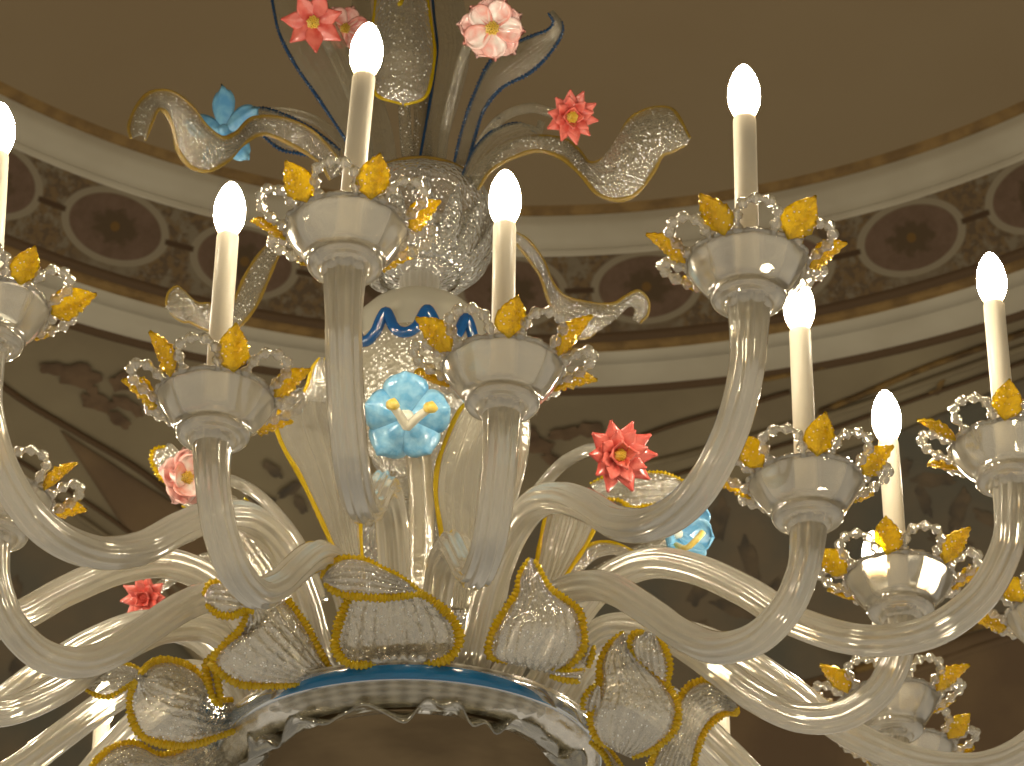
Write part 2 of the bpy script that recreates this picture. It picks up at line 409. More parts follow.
strip(tn(), [(620, 490), (700, 468), (800, 440), (900, 405), (1060, 350)], .006, dark)
strip(tn(), [(740, 384), (800, 372), (845, 360), (852, 352), (846, 345)], .008, gold_motif)
strip(tn(), [(640, 366), (740, 356), (850, 336), (930, 318), (1060, 286)], .005, motif)
strip(tn(), [(800, 690), (880, 662), (960, 632), (1060, 600)], .012, gold_motif)
strip(tn(), [(800, 712), (880, 684), (960, 654), (1060, 622)], .014, vault_brown)
# painted leaf sprays
def spray(name, blobs, mat, off=.012):
    mb = MB()
    for (x, y, a, b, th) in blobs:
        th = math.radians(th); n = 22; ring = []
        for i in range(n):
            q = 2*PI*i/n; rr = 1+.16*math.sin(5*q+x)+.08*math.sin(9*q)
            px = x+math.cos(th)*a*rr*math.cos(q)-math.sin(th)*b*rr*math.sin(q)
            py = y+math.sin(th)*a*rr*math.cos(q)+math.cos(th)*b*rr*math.sin(q)
            ring.append(on_vault(px, py, off))
        c = on_vault(x, y, off)
        mb.add([c]+ring, [(0, i+1, (i+1) % n+1) for i in range(n)])
    return structure(mb.build(name, mat))
spray(tn(), [(52, 369, 14, 6, 5), (78, 376, 22, 12, 12), (92, 392, 9, 5, 60), (122, 382, 13, 9, -10), (97, 403, 18, 8, 15), (122, 403, 12, 6, 20), (118, 420, 13, 6, 35), (135, 410, 9, 5, 50)], motif)
spray(tn(), [(538, 446, 16, 8, 10), (566, 434, 18, 6, -8), (590, 430, 14, 7, -4), (530, 432, 9, 5, 30), (552, 460, 10, 5, 20)], motif)
spray(tn(), [(272, 470, 12, 5, 40), (290, 490, 14, 5, -30), (262, 500, 14, 5, 10), (300, 505, 10, 5, 60)], motif_dark)
spray(tn(), [(720, 520, 9, 22, 10), (750, 560, 8, 24, -15), (735, 610, 24, 6, 20), (700, 590, 8, 18, 30), (775, 600, 9, 20, 5), (690, 630, 20, 6, -20)], motif_dark)
spray(tn(), [(935, 480, 22, 7, 0), (960, 510, 8, 22, 20), (925, 500, 6, 18, -20), (990, 520, 18, 6, 30), (950, 540, 22, 6, 10), (1005, 560, 7, 16, 0), (905, 470, 6, 12, 30)], motif_dark)
spray(tn(), [(942, 384, 6, 3, -60), (937, 392, 8, 3, -20)], gold_motif)
spray(tn(), [(30, 620, 20, 6, -30), (20, 660, 7, 20, 30), (50, 600, 18, 5, 20), (80, 640, 16, 5, -50), (15, 590, 6, 14, 0)], motif_dark)

# ------------------------------------------------------------- chandelier
root = bpy.data.objects.new('chandelier', None); COL.objects.link(root)
root['label'] = 'large clear blown glass chandelier with lit candle bulbs, amber leaves, coloured flowers and blue-rimmed bowl'
root['category'] = 'chandelier'
# everything is modelled in world coordinates; root sits at the world origin of those parts
axis = Matrix.Translation((AX, AY, 0))

# --- prototypes for cup, trim, leaf, sleeve, bulb (local frame: z up, origin where the arm meets the cup)
CUPP = [(.0200, -.012), (.0235, -.010), (.0255, -.006), (.0262, -.003), (.0300, -.002), (.0340, -.0015), (.0375, -.0005), (.0392, .002), (.0398, .005), (.0390, .008), (.0430, .013), (.0500, .022), (.0568, .0325), (.0620, .0425), (.0645, .0480),
        (.0622, .0482), (.0545, .035), (.0455, .020), (.0365, .012), (.0160, .009), (.0145, .015), (.0145, .030), (.013, .030)]
def cup_wob(r, z, q, i):
    return (r*(1+(.012*math.cos(10*q) if 10 < i < 18 else 0)), z)
protos = []
cupO = lathe('candle_cup', CUPP, M['cup'], None, 60, cup_wob)
loopMB = MB()
for s in range(6):
    a0 = math.radians(60*s+13); a1 = math.radians(60*s+47)
    pts = []
    for t in [i/8 for i in range(9)]:
        a = a0+(a1-a0)*(t+.10*math.sin(2*PI*t)*-1)
        h = math.sin(PI*t)**.6
        rr = .063+.031*h; zz = .045+.020*h
        pts.append(Vector((rr*math.cos(a), rr*math.sin(a), zz)))
    loopMB.add(*tube_geo(cr(pts, 72),   .0050, 8, lump=.38, lumpn=7))
# low scalloped bead ring that joins the loops
pts = [Vector(((.0635+.0015*math.cos(12*q))*math.cos(q), (.0635+.0015*math.cos(12*q))*math.sin(q), .0470)) for q in [2*PI*i/96 for i in range(97)]]
loopMB.add(*tube_geo(pts, .0026, 6, lump=.25, lumpn=36))
loopO = loopMB.build('beaded_loop_trim', M['bead'])
def leaf_geo():
    # lies along +x, up = +z, veined, pointed, on a short stalk
    v = []; f = []; n = 14; m = 10
    for i in range(n+1):
        t = i/n; x = .050*t
        w = .0172*2.70*(t+.01)**.5*max(0, 1-t)**1.1+.0004
        w *= 1+.06*math.sin(t*34)
        for j in range(m+1):
            u = 2*j/m-1
            z = .007*math.sin(PI*t)-.0065*(1-abs(u))*math.sin(PI*min(1, t+.08))+.0034*math.sin(abs(u)*6-t*34)*math.sin(PI*t)*(1-.3*abs(u))
            v.append(Vector((x+.004*abs(u)*(1-t), u*w, z+.004*t*t)))
    for i in range(n):
        for j in range(m): f.append((i*(m+1)+j, i*(m+1)+j+1, (i+1)*(m+1)+j+1, (i+1)*(m+1)+j))
    return v, f
def solid(o, t):
    md = o.modifiers.new('thickness', 'SOLIDIFY'); md.thickness = t; md.offset = 0
lv, lf = leaf_geo()
leafO = add_mesh('amber_leaf', lv, lf, M['amber']); solid(leafO, .0035)
sg = lathe_geo([(.0005, .012), (.0125, .012), (.0125, .218), (.0118, .2215), (.0095, .223), (.0005, .223)], 24)
sleeveO = add_mesh('candle_sleeve', sg[0], sg[1], M['sleeve'])
bp = [(.0005, 0), (.0095, .0), (.0110, .003), (.0135, .008), (.0163, .016), (.0178, .026), (.0175, .036), (.0158, .046), (.0125, .056), (.0085, .064), (.0045, .069), (.0005, .0712)]
bg = lathe_geo(bp, 24); bulbO = add_mesh('candle_bulb', bg[0], bg[1], M['bulb'])
def leaf_mat(a, tilt, el, roll, s=1.0):
    return (Matrix.Rotation(a, 4, 'Z') @ Matrix.Translation((.0640, 0, .045)) @ Matrix.Rotation(tilt, 4, 'Z') @
            Matrix.Rotation(-el, 4, 'Y') @ Matrix.Rotation(roll, 4, 'X') @ Matrix.Scale(s, 4))

UP = [(.125, 1.528), (.150, 1.536), (.185, 1.548), (.222, 1.612), (.272, 1.662), (.335, 1.675), (.400, 1.650), (.465, 1.603), (.530, 1.548), (.610, 1.509), (.690, 1.503), (.755, 1.535), (.792, 1.588), (.803, 1.638), (.805, 1.672)]
LO = [(.130, 1.528), (.150, 1.533), (.175, 1.548), (.210, 1.584), (.262, 1.618), (.320, 1.609), (.365, 1.582), (.420, 1.533), (.462, 1.495), (.515, 1.463), (.572, 1.458), (.618, 1.482), (.643, 1.520), (.652, 1.554), (.654, 1.578)]
# azimuth, radius, tier, leaf phase (deg, 0 = image right), candle tilt x/y (deg), leaves shown singly
ARMS = [
    (-3.3, .800, 'U', 6, (3.0, 0), 1, .026, .006), (26, .845, 'U', 56, (1.4, 0), 1, .015, -.010), (-33.4, .790, 'U', 55, (-2.6, 0), 1, .030, 0), (60, .800, 'U', 36, (.6, 0), 1, .022, -.018),
    (93.6, .825, 'U', 22, (-1, 0), 1, 0, 0), (123.9, .822, 'U', 40, (.5, 0), 1, 0, 0), (147, .80, 'U', 10, (.5, 0), 0, .03, 0), (-146, .88, 'U', 33, (-.5, 0), 0, -.01, 0),
    (-60, .80, 'U', 12, (1, 0), 0, 0, 0), (-89, .80, 'U', 40, (1, 0), 0, 0, 0), (-119, .80, 'U', 20, (0, 0), 1, 0, 0), (178, .79, 'U', 0, (0, 0), 0, 0, 0),
    (-17.0, .655, 'L', 10, (.6, 0), 1, .038, 0), (9.4, .705, 'L', 27, (.6, 0), 1, .008, -.004), (43, .660, 'L', 24, (1.0, 0), 1, .026, -.020), (67, .630, 'L', 45, (.2, 0), 1, .012, -.012),
    (-48.3, .612, 'L', 25, (-6.5, 0), 1, 0, 0), (100, .620, 'L', 30, (-1.2, 0), 1, 0, 0), (-67, .640, 'L', 30, (-1, 0), 0, 0, 0), (-94, .70, 'L', 20, (-1, 0), 0, 0, 0),
    (178, .64, 'L', 10, (0, 0), 0, 0, 0), (-150, .60, 'L', 10, (0, 0), 0, -.02, 0),
]
first = True
for az, R, tier, ph, (tx, ty), single, dz, dc in ARMS:
    prof = UP if tier == 'U' else LO
    R0 = prof[-1][0]; s = R/R0
    a = math.radians(az)
    pts3 = []
    for r, z in prof:
        rr = r if r < .2 else .2+(r-.2)*(R-.2)/(R0-.2)
        pts3.append(Vector((rr, 0, z+dc*max(0, (r/R0-.6)/.4))))
    C = cr(pts3, 110)
    flare = lambda t: (.0172+.0026*max(0, 1-t*6)**1)+(.0035*max(0, (t-.93)/.07)**1.2) if tier == 'U' else (.0165+.003*max(0, (t-.92)/.08)**1.2)
    g = tube_geo(C, flare, 40, flute=10, depth=.135, twist=random.choice((-1, 1))*random.uniform(3, 6), cap=True)
    arm = add_mesh('candle_arm', g[0], g[1], M['arm'], root)
    arm.matrix_local = axis @ Matrix.Rotation(a-PI/2, 4, 'Z')
    ct = C[-1]
    # lean of the cup and candle, given in view terms (x = screen right), expressed in arm frame
    lean = Matrix.Rotation(math.radians(tx), 4, 'Y') @ Matrix.Rotation(math.radians(-ty), 4, 'X')
    unrot = Matrix.Rotation(-(a-PI/2), 4, 'Z')
    cm = Matrix.Translation(ct) @ unrot
    cupm = cm @ Matrix.Rotation(math.radians(random.uniform(-1.5, 1.5)+tx*.25), 4, 'Y') @ Matrix.Rotation(math.radians(random.uniform(-2, 2)), 4, 'X')
    link_copy(cupO, arm, cupm @ Matrix.Rotation(math.radians(random.uniform(0, 36)), 4, 'Z'))
    # image angle measured with up = towards camera (-y): world angle = -image angle
    phz = -math.radians(ph)
    link_copy(loopO, arm, cupm @ Matrix.Rotation(phz, 4, 'Z'))
    mats = [cupm @ leaf_mat(phz+math.radians(60*i+random.uniform(-3, 3)), random.uniform(-.25, .25), math.radians(random.uniform(18, 42)), random.uniform(-.5, .5), random.uniform(.92, 1.1)) for i in range(6)]
    if single:
        for q in mats: link_copy(leafO, arm, q)
    else:
        mb = MB()
        for q in mats: mb.add([q @ p for p in lv], lf)
        o = mb.build('amber_leaves', M['amber'], arm); solid(o, .003)
    link_copy(sleeveO, arm, cm @ lean @ Matrix.Translation((0, 0, dz)))
    link_copy(bulbO, arm, cm @ lean @ Matrix.Translation((0, 0, .2235+dz)))
for o in (cupO, loopO, leafO, sleeveO, bulbO): bpy.data.objects.remove(o)

# --- centre column
def col(name, prof, mat, parent=root, seg=72, wob=None):
    o = lathe(name, prof, mat, parent, seg, wob)
    o.matrix_local = axis if parent is root else Matrix.Identity(4)
    return o
def pz(px, y): return (rpx(px, y), zat(y))

bowl = col('bottom_bowl', [(.2365, 1.510), (.2366, 1.506), (.2350, 1.496), (.2325, 1.487), (.228, 1.480), (.221, 1.474), (.212, 1.469), (.203, 1.466),
                           (.203, 1.469), (.220, 1.478), (.229, 1.490), (.232, 1.499), (.2345, 1.510), (.2365, 1.510)], M['bowl'], seg=156,
           wob=lambda r, z, q, i: (r*(1+(.007*math.cos(26*q+(1.6 if i % 2 else -1.6)) if 3 < i < 8 else 0)), z))
col('blue_rim', [(.2368, 1.5045), (.2376, 1.501), (.2372, 1.496), (.2358, 1.490), (.2340, 1.4855), (.2325, 1.489), (.2345, 1.499), (.2368, 1.5045)], M['blue_band'], bowl, 128)
col('ruffled_dish', [(.216, 1.455), (.218, 1.458), (.210, 1.463), (.200, 1.467), (.188, 1.471), (.176, 1.474), (.176, 1.471), (.188, 1.468), (.199, 1.463), (.208, 1.459), (.216, 1.455)], M['ruffle'], bowl, 300,
    lambda r, z, q, i: (r*(1+(.022*math.sin(14*q+1.1*math.sin(3*q))+.012*math.sin(37*q+q))*max(0, (r-.176)/.04)), z+(.012*math.sin(14*q+1.2+1.1*math.sin(3*q))+.0055*math.sin(28*q+2*math.sin(5*q)))*max(0, (r-.176)/.04)))
col('underside_plate', [(.0005, 1.500), (.08, 1.496), (.14, 1.488), (.176, 1.476), (.200, 1.470), (.201, 1.473), (.176, 1.482), (.14, 1.492), (.0005, 1.504)], M['under'], bowl, 64)
col('hub', [(.0005, 1.507), (.130, 1.507), (.136, 1.52), (.120, 1.532), (.07, 1.525), (.045, 1.54), (.040, 1.56), (.0005, 1.56)], M['frost'])
# glass vase that rises out of the hub
vase = col('glass_vase', [pz(40, 640), pz(54, 620), pz(66, 595), pz(73, 570), pz(72, 548), pz(62, 528), pz(48, 512), pz(33, 498), pz(28, 485), pz(34, 470), pz(44, 460)], M['crackle'])
# glittering globe under a frosted dome with a wavy blue ribbon
ZE = zat(322, AY-.105)
globe = col('glitter_globe', [(.030, ZE-.150), (.055, ZE-.140), (.078, ZE-.110), (.094, ZE-.070), (.1025, ZE-.030), (.105, ZE)], M['glitter'])
dome = col('frosted_dome', [(.105, ZE), (.1030, ZE+.018), (.097, ZE+.040), (.087, ZE+.060), (.072, ZE+.078), (.054, ZE+.091), (.036, ZE+.100), (.028, ZE+.103), (.026, ZE+.110)], M['frost'])
pts = []
for i in range(289):
    q = 2*PI*i/288
    w = math.sin(13*q+1.4+.5*math.sin(2*q))
    ww = math.copysign(abs(w)**.8, w)
    rr = .1085+.002*ww
    qq = q+.045*math.cos(13*q+1.4)
    pts.append(Vector((AX+rr*math.cos(qq), AY+rr*math.sin(qq), ZE+.0165*ww)))
g = tube_geo(pts, .0076, 10, cap=False); wv = add_mesh('blue_wavy_ribbon', g[0], g[1], M['blue_wave'], dome); wv.matrix_local = axis.inverted()
col('ribbed_neck', [(.026, ZE+.100), (.025, ZE+.118), (.027, ZE+.135), (.034, ZE+.150)], M['arm'], wob=lambda r, z, q, i: (r*(1+.05*math.cos(16*q)), z))
ZV = 2.305
ball = col('crackle_vase', [(.026, ZV-.105), (.052, ZV-.096), (.075, ZV-.076), (.091, ZV-.048), (.100, ZV-.015), (.1015, ZV+.005), (.098, ZV+.022), (.090, ZV+.034), (.080, ZV+.041), (.077, ZV+.044), (.073, ZV+.040)], M['crackle'],
           wob=lambda r, z, q, i: (r*(1+.012*math.cos(14*q+i*.35)), z))
fr = MB()
for i in range(16):
    q = 2*PI*i/16+.1
    c, s_ = math.cos(q), math.sin(q)
    pr = [(.050, ZV-.100), (.072, ZV-.086), (.090, ZV-.062), (.101, ZV-.034), (.108, ZV-.016)]
    L = []; Rr = []
    for j, (r, z) in enumerate(pr):
        w = [.012, .015, .014, .009, .001][j]; rr = r+.004
        L.append(Vector((AX+rr*c-w*s_, AY+rr*s_+w*c, z))); Rr.append(Vector((AX+rr*c+w*s_, AY+rr*s_-w*c, z)))
    Lp, Rp = cr(L, 12), cr(Rr, 12)
    v = []
    for a_, b_ in zip(Lp, Rp):
        md_ = (a_+b_)/2; o_ = Vector((c, s_, 0))*.003
        v += [a_, a_.lerp(b_, .25)+o_*.4, md_+o_, a_.lerp(b_, .75)+o_*.4, b_]
    fr.add(v, [(r*5+k_, r*5+k_+1, (r+1)*5+k_+1, (r+1)*5+k_) for r in range(11) for k_ in range(4)])
fo = fr.build('spiky_leaf_collar', M['crackle'], ball); fo.matrix_local = axis.inverted(); solid(fo, .002)
lip = col('amber_lip', [(.0785, ZV+.042), (.0800, ZV+.045), (.0785, ZV+.048), (.0765, ZV+.045), (.0785, ZV+.042)], M['pale_edge'], ball)
col('upper_stem', [(.012, ZV-.05), pz(11, 150), pz(9, 130), pz(9, 110), pz(11, 98), pz(12, 92)], M['scroll'])
col('suspension_rod', [(.008, zat(165)), (.008, 4.515)], M['chrome'], seg=16)
col('ceiling_rose', [(.02, 4.43), (.05, 4.45), (.11, 4.495), (.12, 4.514)], M['chrome'], seg=40)

# --- large leaves and scrolls (rails given as seen from below, each with its own distance)
def Z(pts, Y0, Y1=None):
    Y1 = Y0 if Y1 is None else Y1; n = len(pts)
    return [(x, y, Y0+(Y1-Y0)*i/(n-1)) for i, (x, y) in enumerate(pts)]
S = lambda *a, **k_: leaf_sheet(*a, **k_)
pe, be, ae = M['pale_edge'], M['blue_edge'], M['amber_edge']
# curling scrolls
S('scroll_leaf', Z([(345, 172), (335, 155), (310, 130), (280, 118), (252, 119), (236, 133), (222, 138), (206, 126), (190, 106), (170, 92), (150, 93), (136, 108), (129, 126), (131, 138)], 3.2, 2.9),
  Z([(330, 180), (318, 162), (292, 145), (264, 134), (244, 143), (228, 160), (207, 171), (190, 166), (178, 150), (173, 128), (166, 113), (158, 110), (152, 122), (145, 140)], 3.18, 2.93),
  M['scroll'], root, camber=.22, ribs=7, edge_mat=pe, edge_r=.0026, n=90)
S('scroll_leaf', Z([(468, 180), (478, 162), (498, 146), (530, 137), (562, 139), (578, 150), (590, 163), (606, 158), (618, 140), (630, 120), (650, 109), (668, 108), (678, 116), (690, 138)], 3.2, 3.05),
  Z([(478, 190), (490, 172), (508, 160), (535, 151), (558, 156), (572, 166), (584, 178), (598, 194), (618, 200), (636, 194), (652, 174), (662, 156), (672, 152), (688, 143)], 3.18, 3.07),
  M['scroll'], root, camber=.2, ribs=7, edge_mat=pe, edge_r=.0026, n=90)
S('scroll_leaf', Z([(266, 246), (256, 258), (244, 278), (234, 300), (222, 306), (208, 304), (196, 303), (184, 292), (176, 287), (168, 294), (166, 306)], 3.2, 3.12),
  Z([(280, 252), (268, 280), (256, 306), (240, 326), (224, 334), (208, 330), (198, 326), (190, 322), (184, 322), (176, 318), (170, 312)], 3.2, 3.14),
  M['scroll'], root, camber=.2, ribs=6, edge_mat=pe, edge_r=.002, n=80)
S('scroll_leaf', Z([(515, 232), (528, 240), (543, 260), (552, 282), (566, 297), (590, 303), (612, 304), (626, 296), (638, 291), (648, 300), (648, 314), (640, 323)], 3.2, 3.3),
  Z([(510, 238), (520, 248), (540, 276), (549, 302), (560, 322), (574, 337), (590, 336), (606, 318), (622, 306), (632, 303), (636, 310), (634, 320)], 3.2, 3.32),
  M['scroll'], root, camber=.22, ribs=6, edge_mat=pe, edge_r=.002, n=80)
# upper calyx of ribbed glass with amber rim
S('calyx_leaf', Z([(402, 104), (378, 96), (372, 80), (370, 50), (374, 20), (378, -20)], 3.19), Z([(404, 105), (424, 98), (431, 80), (434, 50), (430, 20), (425, -20)], 3.19), M['leafglass'], root, camber=.35, ribs=9, edge_mat=ae, edge_r=.0025)
S('calyx_leaf', Z([(398, -16), (378, -8), (370, -30)], 3.14), Z([(404, -14), (400, 4), (414, -30)], 3.14), M['leafglass'], root, camber=.25, ribs=5, edge_mat=ae, edge_r=.0025)
tube('calyx_stem', [(409, 165, 3.2), (406, 140, 3.2), (404, 100, 3.2)], .0085, M['scroll'], root)
# blue-edged upright leaves
F_ = M['faint']
S('blue_edged_leaf', Z([(366, 175), (352, 150), (338, 128), (316, 95), (296, 66), (280, 35), (273, 5), (268, -30)], 3.22, 3.15), Z([(374, 172), (372, 140), (366, 110), (356, 70), (344, 40), (330, 10), (318, -30), (300, -60)], 3.22, 3.15), F_, root, camber=.12, ribs=9, edge_mat=be, edge_r=.0019, edge='L', serr=.35)
S('blue_edged_leaf', Z([(398, 165), (392, 130), (384, 100), (378, 60), (372, 20), (368, -30)], 3.27), Z([(372, 165), (362, 130), (352, 100), (346, 60), (350, 20), (356, -30)], 3.27), F_, root, camber=.12, ribs=8)
S('blue_edged_leaf', Z([(418, 168), (424, 135), (431, 95), (437, 50), (434, 15), (430, -30)], 3.24), Z([(440, 168), (450, 130), (462, 90), (470, 50), (466, 15), (455, -30)], 3.27), F_, root, camber=.12, ribs=8, edge_mat=be, edge_r=.0018, edge='L', serr=.2)
S('blue_edged_leaf', Z([(453, 168), (462, 130), (474, 95), (490, 62), (510, 46), (532, 36), (547, 30), (553, 22), (548, 13)], 3.22, 3.12), Z([(466, 168), (474, 140), (484, 110), (502, 88), (528, 74), (546, 58), (560, 38), (562, 24), (552, 12)], 3.22, 3.14), F_, root, camber=.14, ribs=9, edge_mat=be, edge_r=.0021, serr=.35)
S('blue_edged_leaf', Z([(462, 176), (474, 150), (492, 132), (512, 124), (528, 126), (536, 132), (540, 121)], 3.18), Z([(480, 176), (492, 158), (510, 144), (528, 138), (536, 137), (542, 133), (544, 122)], 3.16), F_, root, camber=.12, ribs=6, edge_mat=be, edge_r=.0021, edge='L', serr=.2)
S('blue_edged_leaf', Z([(340, 150), (318, 133), (296, 120), (272, 110), (258, 108), (252, 113)], 3.32), Z([(342, 168), (322, 158), (302, 154), (282, 150), (268, 140), (256, 128)], 3.32), F_, root, camber=.12, ribs=7, edge_mat=be, edge_r=.0020, serr=.35)
# clear flower stems
st = M['scroll']
tube('flower_stem', [(440, 170, 3.25), (445, 130, 3.24), (454, 90, 3.2), (466, 50, 3.12), (482, 32, 3.08), (490, 29, 3.065)], .0070, M['faint'], root)
tube('flower_stem', [(468, 172, 3.22), (482, 142, 3.2), (502, 118, 3.16), (530, 108, 3.12), (556, 114, 3.10)], .0070, M['faint'], root)
tube('flower_stem', [(356, 170, 3.3), (340, 140, 3.34), (310, 118, 3.36), (270, 112, 3.36), (240, 124, 3.33), (228, 128, 3.305)], .0070, M['faint'], root)
tube('flower_stem', [(372, 172, 3.25), (360, 120, 3.25), (340, 70, 3.2), (320, 32, 3.15), (313, 24, 3.125)], .0070, M['faint'], root)
# middle leaves
MG = glass('fan_leaf_glass', milk=(238, 230, 208), milk_amt=.30, edge=.25, rough=.12, gloss=.9, bump=.35, bscale=90, base_gloss=.10)
S('fan_leaf', Z([(352, 600), (344, 572), (328, 535), (312, 500), (298, 472), (284, 448), (276, 425), (278, 405), (292, 390)], 3.14, 2.99), Z([(366, 600), (362, 560), (360, 520), (362, 480), (364, 440), (362, 410), (356, 385), (344, 368), (326, 366)], 3.14, 2.99), MG, root, camber=.16, ribs=10, rib=.0022, edge_mat=ae, edge_r=.0026, edge='LR')
S('fan_leaf', Z([(300, 400), (308, 385), (312, 370), (320, 358)], 2.97, 2.95), Z([(350, 405), (346, 392), (336, 376), (324, 358)], 2.97, 2.95), M['leafglass'], root, camber=.25, ribs=6, edge_mat=ae, edge_r=.0026)
S('fan_leaf', Z([(450, 610), (447, 570), (441, 530), (436, 495), (438, 465), (448, 435), (460, 410), (478, 392)], 3.16, 3.02), Z([(478, 610), (492, 570), (508, 530), (520, 490), (528, 455), (530, 425), (524, 405), (505, 392)], 3.16, 3.04), MG, root, camber=.12, ribs=9, rib=.0018, edge_mat=ae, edge_r=.0026, edge='L')
S('fan_leaf', Z([(528, 620), (534, 580), (540, 545), (546, 515), (552, 496)], 3.3, 3.24), Z([(552, 600), (568, 572), (584, 548), (596, 524), (600, 500)], 3.3, 3.24), MG, root, camber=.14, ribs=7, rib=.002, edge_mat=ae, edge_r=.0026)
S('fan_leaf', Z([(300, 610), (285, 580), (272, 560), (260, 535), (250, 515), (240, 500)], 3.34, 3.3), Z([(302, 600), (294, 572), (284, 548), (272, 528), (258, 512), (244, 498)], 3.34, 3.3), M['leafglass'], root, camber=.1, ribs=4, edge_mat=ae, edge_r=.0030, edge='R')
S('fan_leaf', Z([(300, 600), (280, 560), (262, 530), (246, 506), (226, 492), (204, 490), (186, 496)], 3.38, 3.42), Z([(286, 620), (266, 590), (246, 562), (232, 540), (214, 520), (196, 512), (182, 506)], 3.38, 3.42), M['leafglass'], root, camber=.1, ribs=5, edge_mat=ae, edge_r=.0022, edge='R')
# leaf behind pink flower, behind dahlia, small ones at the right and left
S('backing_leaf', Z([(222, 505), (200, 500), (180, 490), (162, 478), (152, 462), (154, 450), (166, 446)], 3.36, 3.34), Z([(216, 476), (200, 468), (188, 460), (180, 452), (174, 446), (170, 443), (168, 444)], 3.36, 3.34), M['leafglass'], root, camber=.1, ribs=7, edge_mat=ae, edge_r=.0028, edge='L', serr=.4)
S('backing_leaf', Z([(590, 484), (612, 474), (632, 472), (650, 473), (665, 474), (680, 480), (697, 490)], 3.26, 3.22), Z([(600, 500), (618, 500), (632, 508), (645, 506), (660, 505), (680, 502), (700, 498)], 3.24, 3.22), M['leafglass'], root, camber=.2, ribs=7, rib=.002, edge_mat=ae, edge_r=.0026, serr=.3)
S('backing_leaf', Z([(560, 582), (572, 562), (585, 548), (602, 542), (622, 546), (638, 555)], 3.36), Z([(570, 590), (582, 572), (594, 560), (608, 555), (624, 556), (640, 562)], 3.36), M['leafglass'], root, camber=.15, ribs=4, edge_mat=ae, edge_r=.0024, edge='L')
S('backing_leaf', Z([(250, 610), (236, 600), (222, 592), (206, 590), (192, 598), (186, 612)], 3.42), Z([(256, 625), (240, 620), (224, 618), (208, 617), (196, 616), (187, 614)], 3.42), M['leafglass'], root, camber=.2, ribs=5, edge_mat=ae, edge_r=.0028, serr=.3)
tube('flower_stem', [(320, 640, 3.36), (290, 600, 3.38), (262, 570, 3.42), (230, 557, 3.46), (200, 560, 3.48), (170, 580, 3.50), (150, 594, 3.5)], .0078, st, root)
tube('flower_stem', [(322, 600, 3.38), (300, 545, 3.38), (268, 504, 3.38), (240, 484, 3.38), (208, 476, 3.33), (190, 478, 3.29)], .0085, M['arm'], root)
tube('flower_stem', [(500, 600, 3.3), (512, 545, 3.26), (534, 498, 3.22), (560, 466, 3.18), (586, 451, 3.12), (602, 451, 3.08), (614, 455, 3.045)], .0088, M['arm'], root)
tube('flower_stem', [(420, 620, 3.14), (421, 560, 3.13), (421, 500, 3.11), (418, 455, 3.09), (410, 425, 3.08)], .0150, MG, root, seg=24, flute=6, depth=.08)
tube('flower_stem', [(520, 640, 3.36), (570, 590, 3.4), (620, 560, 3.42), (650, 546, 3.43), (664, 542, 3.40), (672, 538, 3.385)], .0078, st, root)

# --- acanthus leaves round the bowl
LG = M['leafglass']
def AC(L, R, Y0, Y1, **k_):
    kk = dict(camber=.24, ribs=9, rib=.0036, edge_mat=ae, edge_r=.0040, serr=.22); kk.update(k_)
    return S('acanthus_leaf', Z(L, Y0, Y1), Z(R, Y0+kk.pop('dR', 0), Y1+kk.pop('dR1', 0)), LG, root, **kk)
# front centre: body then the folded-over top
AC([(380, 664), (350, 664), (336, 650), (337, 630), (345, 606), (356, 588), (372, 578)], [(420, 664), (446, 660), (459, 643), (456, 625), (446, 612), (432, 600), (414, 590)], 3.03, 2.97, edge_r=.0044)
AC([(420, 592), (404, 580), (384, 570), (362, 560), (342, 559), (328, 568), (322, 578)], [(422, 594), (404, 596), (384, 598), (362, 597), (344, 595), (332, 590), (324, 583)], 2.97, 2.945, camber=.25, edge_r=.0038, ribs=6)
# left of it
AC([(300, 684), (270, 686), (240, 684), (222, 674), (212, 662), (224, 645), (238, 632), (246, 616), (244, 604)], [(330, 668), (322, 655), (312, 636), (302, 620), (290, 604), (278, 594), (266, 590), (256, 592), (246, 600)], 3.06, 2.99)
AC([(250, 605), (238, 592), (224, 584), (210, 584), (204, 596)], [(254, 612), (244, 611), (232, 616), (218, 614), (206, 604)], 2.99, 2.98, camber=.25, edge_r=.0036, ribs=5)
# right of the centre
AC([(508, 662), (490, 656), (490, 640), (498, 622), (508, 606), (517, 592), (520, 576), (530, 558)], [(556, 674), (574, 662), (584, 646), (583, 626), (578, 610), (566, 600), (550, 588), (534, 560)], 3.05, 2.99)
AC([(575, 655), (582, 648), (584, 642)], [(588, 668), (592, 655), (594, 645)], 3.05, 3.04, camber=.2, edge_r=.003, ribs=3)
AC([(548, 668), (565, 672), (585, 670)], [(550, 676), (565, 680), (580, 682)], 3.05, 3.04, camber=.2, edge_r=.003, ribs=3)
# fourth, tall curled one
AC([(610, 748), (596, 738), (590, 718), (596, 698), (600, 680), (600, 664), (606, 650), (614, 640), (624, 632)], [(632, 758), (656, 748), (674, 730), (678, 708), (670, 690), (660, 678), (646, 666), (634, 654), (628, 640)], 3.12, 3.06, ribs=10)
AC([(634, 656), (630, 644), (634, 634), (644, 632)], [(668, 684), (670, 664), (664, 646), (656, 632)], 3.07, 3.04, camber=.2, edge_r=.0034, ribs=6)
AC([(583, 710), (584, 700), (590, 690), (598, 684)], [(598, 712), (600, 702), (600, 694), (600, 688)], 3.10, 3.08, edge_r=.0032, ribs=2, edge='L')
AC([(640, 790), (656, 752), (674, 722), (680, 700), (690, 686), (706, 680), (722, 686), (736, 700)], [(690, 790), (696, 754), (704, 732), (716, 718), (728, 712), (734, 712), (736, 712), (738, 708)], 3.22, 3.14, camber=.22)
